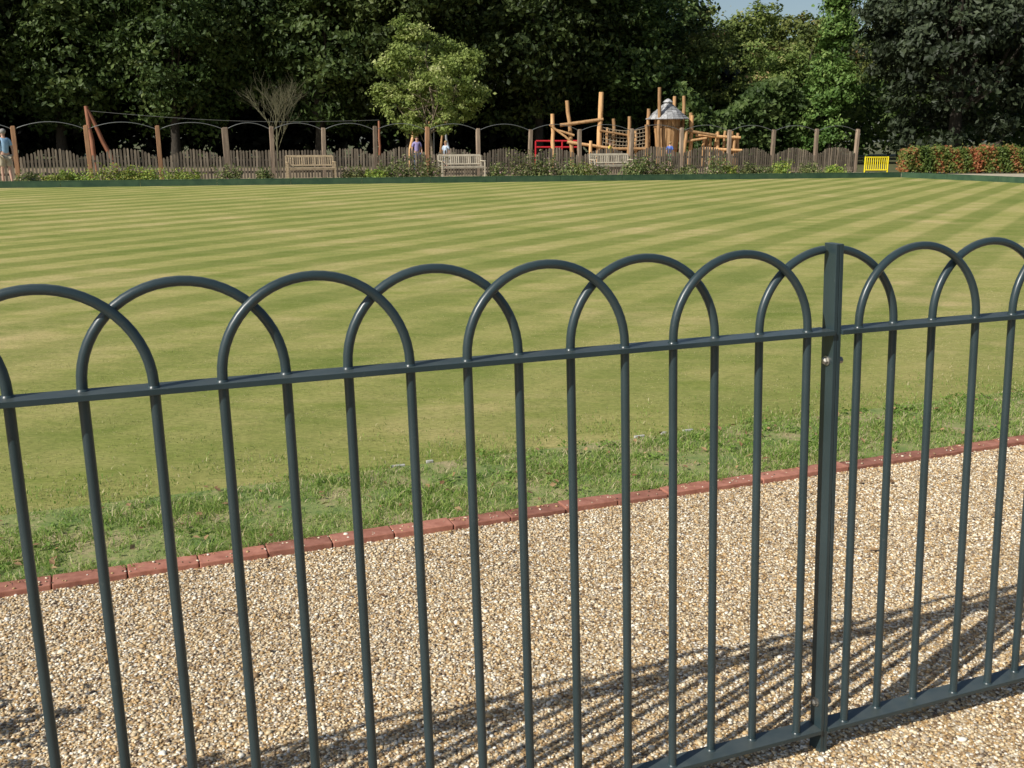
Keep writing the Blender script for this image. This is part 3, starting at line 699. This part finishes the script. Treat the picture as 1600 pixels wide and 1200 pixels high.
b = MB(); b.tube([(-.22, .5, 2.2), (-.22, .5, .5)], .012, 5); b.tube([(.22, .5, 2.2), (.22, .5, .5)], .012, 5); obj('chain', b.mesh('chain', M_HOOP), ew)
b = MB(); b.box((0, .5, .49), (.5, .2, .04)); bev(obj('seat', b.mesh('seat', M_REDP), ew), .01)
er = obj('red_play_frame', None, loc=(2.4, 57, 0), label='low bright red tubular metal play frame', category='playground')
b = MB()
for x in (-1.1, -.1, .35, 1.3): b.tube([(x, 0, 0), (x, 0, 1.38)], .05, 8)
for z in (1.38, 1.05): b.tube([(-1.1, 0, z), (1.3, 0, z)], .05, 8)
obj('frame', b.mesh('frame', M_REDP, True), er)

# ------------------------------------------------------------------ people
def skinmesh(name, V, E, R, mat, root=0, sub=1):
    me = bpy.data.meshes.new(name); me.from_pydata(V, E, []); me.update()
    o = bpy.data.objects.new(name+'_tmp', me); COL.objects.link(o)
    o.modifiers.new('s', 'SKIN')
    if not me.skin_vertices:
        return None
    for i, r in enumerate(R):
        sv = me.skin_vertices[0].data[i]; sv.radius = r if hasattr(r, '__len__') else (r, r); sv.use_root = (i == root)
    sm = o.modifiers.new('u', 'SUBSURF'); sm.levels = sub; sm.render_levels = sub
    dg = bpy.context.evaluated_depsgraph_get(); dg.update()
    m2 = bpy.data.meshes.new_from_object(o.evaluated_get(dg)); m2.name = name
    bpy.data.objects.remove(o)
    m2.polygons.foreach_set('use_smooth', [True]*len(m2.polygons))
    m2.materials.clear(); m2.materials.append(mat); return m2
M_SKIN = plain('skin', (.55, .34, .25), .5)
def person(loc, rot, H, shirt, bottoms, hair, label, stride=.18, long_=False):
    k = H/1.75
    J = {'pel': (0, 0, .93, .12), 'bel': (0, .0, 1.08, .115), 'che': (0, .01, 1.27, .135), 'nb': (0, 0, 1.44, .075), 'nk': (0, -.005, 1.50, .05), 'hb': (0, -.015, 1.56, .068), 'hm': (0, -.015, 1.645, .084), 'ht': (0, -.005, 1.71, .062)}
    E = [('pel', 'bel'), ('bel', 'che'), ('che', 'nb'), ('nb', 'nk'), ('nk', 'hb'), ('hb', 'hm'), ('hm', 'ht')]
    for s, n in ((-1, 'l'), (1, 'r')):
        st = s*stride; arm = -s*stride*.8
        J.update({n+'sh': (s*.17, 0, 1.40, .06), n+'el': (s*.23, arm*.35+.02, 1.14, .042), n+'wr': (s*.24, arm-.05, .91, .028), n+'pa': (s*.24, arm-.075, .84, .03),
                  n+'hi': (s*.09, 0, .86, .09), n+'kn': (s*.095, -st*.5-.03, .49, .056), n+'an': (s*.095, -st, .09, .04), n+'to': (s*.10, -st-.14, .035, .035)})
        E += [('nb', n+'sh'), (n+'sh', n+'el'), (n+'el', n+'wr'), (n+'wr', n+'pa'), ('pel', n+'hi'), (n+'hi', n+'kn'), (n+'kn', n+'an'), (n+'an', n+'to')]
        for f, (dy, L) in enumerate(((-.028, .062), (-.01, .072), (.008, .068), (.025, .054))):
            a1, a2 = n+'f%d' % f, n+'g%d' % f
            J[a1] = (s*.243, arm-.075+dy, .80, .009); J[a2] = (s*.232, arm-.078+dy, .80-L, .008)
            E += [(n+'pa', a1), (a1, a2)]
        J[n+'t1'] = (s*.225, arm-.115, .84, .010); J[n+'t2'] = (s*.22, arm-.13, .80, .009); E += [(n+'pa', n+'t1'), (n+'t1', n+'t2')]
    names = list(J); ix = {n: i for i, n in enumerate(names)}
    V = [tuple(c*k for c in J[n][:3]) for n in names]; R = [J[n][3]*k for n in names]
    e = obj('person', None, loc=loc, rotz=rot, label=label, category='person')
    body = skinmesh('body', V, [(ix[a], ix[b_]) for a, b_ in E], R, M_SKIN)
    if body:
        b = MB()
        b.ell((0, -.10*k, 1.625*k), (.012*k, .02*k, .022*k), 8, 6)
        for s in (-1, 1): b.ell((s*.083*k, -.01*k, 1.63*k), (.012*k, .02*k, .032*k), 8, 6); b.ell((s*.03*k, -.088*k, 1.65*k), (.011*k, .01*k, .007*k), 8, 6)
        b.ell((0, -.09*k, 1.588*k), (.022*k, .01*k, .006*k), 8, 6)
        m2 = b.mesh('f', M_SKIN, True); import bmesh
        bm = bmesh.new(); bm.from_mesh(body); bm.from_mesh(m2); bm.to_mesh(body); bm.free()
        obj('body', body, e)
    def part(nm, sub, ed, ex, mat):
        jx = {n: i for i, n in enumerate(sub)}
        m = skinmesh(nm, [tuple(c*k for c in J[n][:3]) if n in J else tuple(c*k for c in XT[n][:3]) for n in sub], [(jx[a], jx[b_]) for a, b_ in ed], [((J.get(n) or XT[n])[3]*ex+.008)*k for n in sub], mat)
        if m: obj(nm, m, e)
    XT = {}
    for s, n in ((-1, 'l'), (1, 'r')):
        a, c = J[n+'sh'], J[n+'el']; XT[n+'sv'] = tuple(a[i]+(c[i]-a[i])*.75 for i in range(3))+(.055,)
        a, c = J[n+'hi'], J[n+'kn']; q = .85
        XT[n+'hm'] = tuple(a[i]+(c[i]-a[i])*q for i in range(3))+(.075,)
    part('shirt', ['pel', 'bel', 'che', 'nb', 'lsh', 'lsv', 'rsh', 'rsv'], [('pel', 'bel'), ('bel', 'che'), ('che', 'nb'), ('nb', 'lsh'), ('lsh', 'lsv'), ('nb', 'rsh'), ('rsh', 'rsv')], 1.08, shirt)
    if long_: part('trousers', ['pel', 'lhi', 'lkn', 'lan', 'rhi', 'rkn', 'ran'], [('pel', 'lhi'), ('lhi', 'lkn'), ('lkn', 'lan'), ('pel', 'rhi'), ('rhi', 'rkn'), ('rkn', 'ran')], 1.08, bottoms)
    else: part('shorts', ['pel', 'lhi', 'lhm', 'rhi', 'rhm'], [('pel', 'lhi'), ('lhi', 'lhm'), ('pel', 'rhi'), ('rhi', 'rhm')], 1.1, bottoms)
    b = MB(); b.ell((0, .012*k, 1.675*k), (.093*k, .098*k, .085*k), 14, 10); obj('hair', b.mesh('hair', hair, True), e)
    b = MB()
    for s, n in ((-1, 'l'), (1, 'r')):
        q = J[n+'an']; b.ell((q[0]*k, (q[1]-.05)*k, .045*k), (.05*k, .13*k, .05*k), 10, 8)
    obj('shoes', b.mesh('shoes', M_SHOE, True), e)
    return e
M_SHOE = plain('dark_shoe', (.05, .045, .04))
H_GREY = plain('grey_hair', (.3, .28, .26), .8); H_BR = plain('brown_hair', (.09, .05, .03), .8); H_BL = plain('fair_hair', (.35, .24, .11), .8)
person((-16.93, 34.7, 0), math.pi+.9, 1.82, plain('pale_blue_shirt', (.3, .48, .66)), plain('khaki_shorts', (.42, .36, .26)), H_GREY, 'man in pale blue shirt and khaki shorts walking beside fence', .1)
person((-4.35, 47.6, 0), .3, 1.62, plain('violet_top', (.3, .26, .5)), plain('denim', (.06, .09, .16)), H_BR, 'person in violet top standing behind the picket fence', .05, True)
person((-3.05, 47.9, 0), -.5, 1.42, plain('white_blue_top', (.5, .6, .72)), plain('denim_b', (.06, .09, .16)), H_BL, 'child in pale blue top standing behind the picket fence', .05)
person((4.9, 52, 0), 1.2, 1.38, plain('yellow_top', (.65, .5, .08)), plain('grey_shorts', (.15, .15, .16)), H_BR, 'child in yellow top by the rope net', .08)
person((7.95, 52.4, 0), 2.6, 1.36, plain('blue_top', (.08, .16, .5)), plain('green_shorts', (.1, .3, .12)), H_BL, 'child in blue top beside the play tower', .08)

# ------------------------------------------------------------------ light, sky, camera
sd = Vector((1.19, 1.003, -1.27))
el = math.atan2(1.27, math.hypot(sd.x, sd.y)); az = math.atan2(-sd.x, -sd.y)
w = bpy.data.worlds.new('World'); scene.world = w; w.use_nodes = True
nt = w.node_tree; bg = nt.nodes['Background']; sky = nt.nodes.new('ShaderNodeTexSky'); sky.sky_type = 'NISHITA'; sky.sun_disc = False
sky.sun_elevation = el; sky.sun_rotation = az; sky.air_density = 1.0; sky.dust_density = 1.5
nt.links.new(sky.outputs[0], bg.inputs[0]); bg.inputs[1].default_value = .09
sl = bpy.data.lights.new('Sun', 'SUN'); sl.energy = 5.0; sl.angle = math.radians(.5); sl.color = (1, .96, .88)
so = bpy.data.objects.new('Sun', sl); COL.objects.link(so); so.rotation_euler = sd.to_track_quat('-Z', 'Y').to_euler(); so.location = (-20, -15, 20)
cam = bpy.data.cameras.new('Camera'); cam.sensor_width = 36; cam.lens = 35.64; cam.clip_end = 1500; cam.clip_start = .05
co = bpy.data.objects.new('Camera', cam); COL.objects.link(co); co.location = (0, 0, CAMH); co.rotation_euler = (math.radians(76.4), 0, 0)
scene.camera = co
scene.view_settings.view_transform = 'Standard'; scene.view_settings.look = 'None'; scene.view_settings.exposure = 0
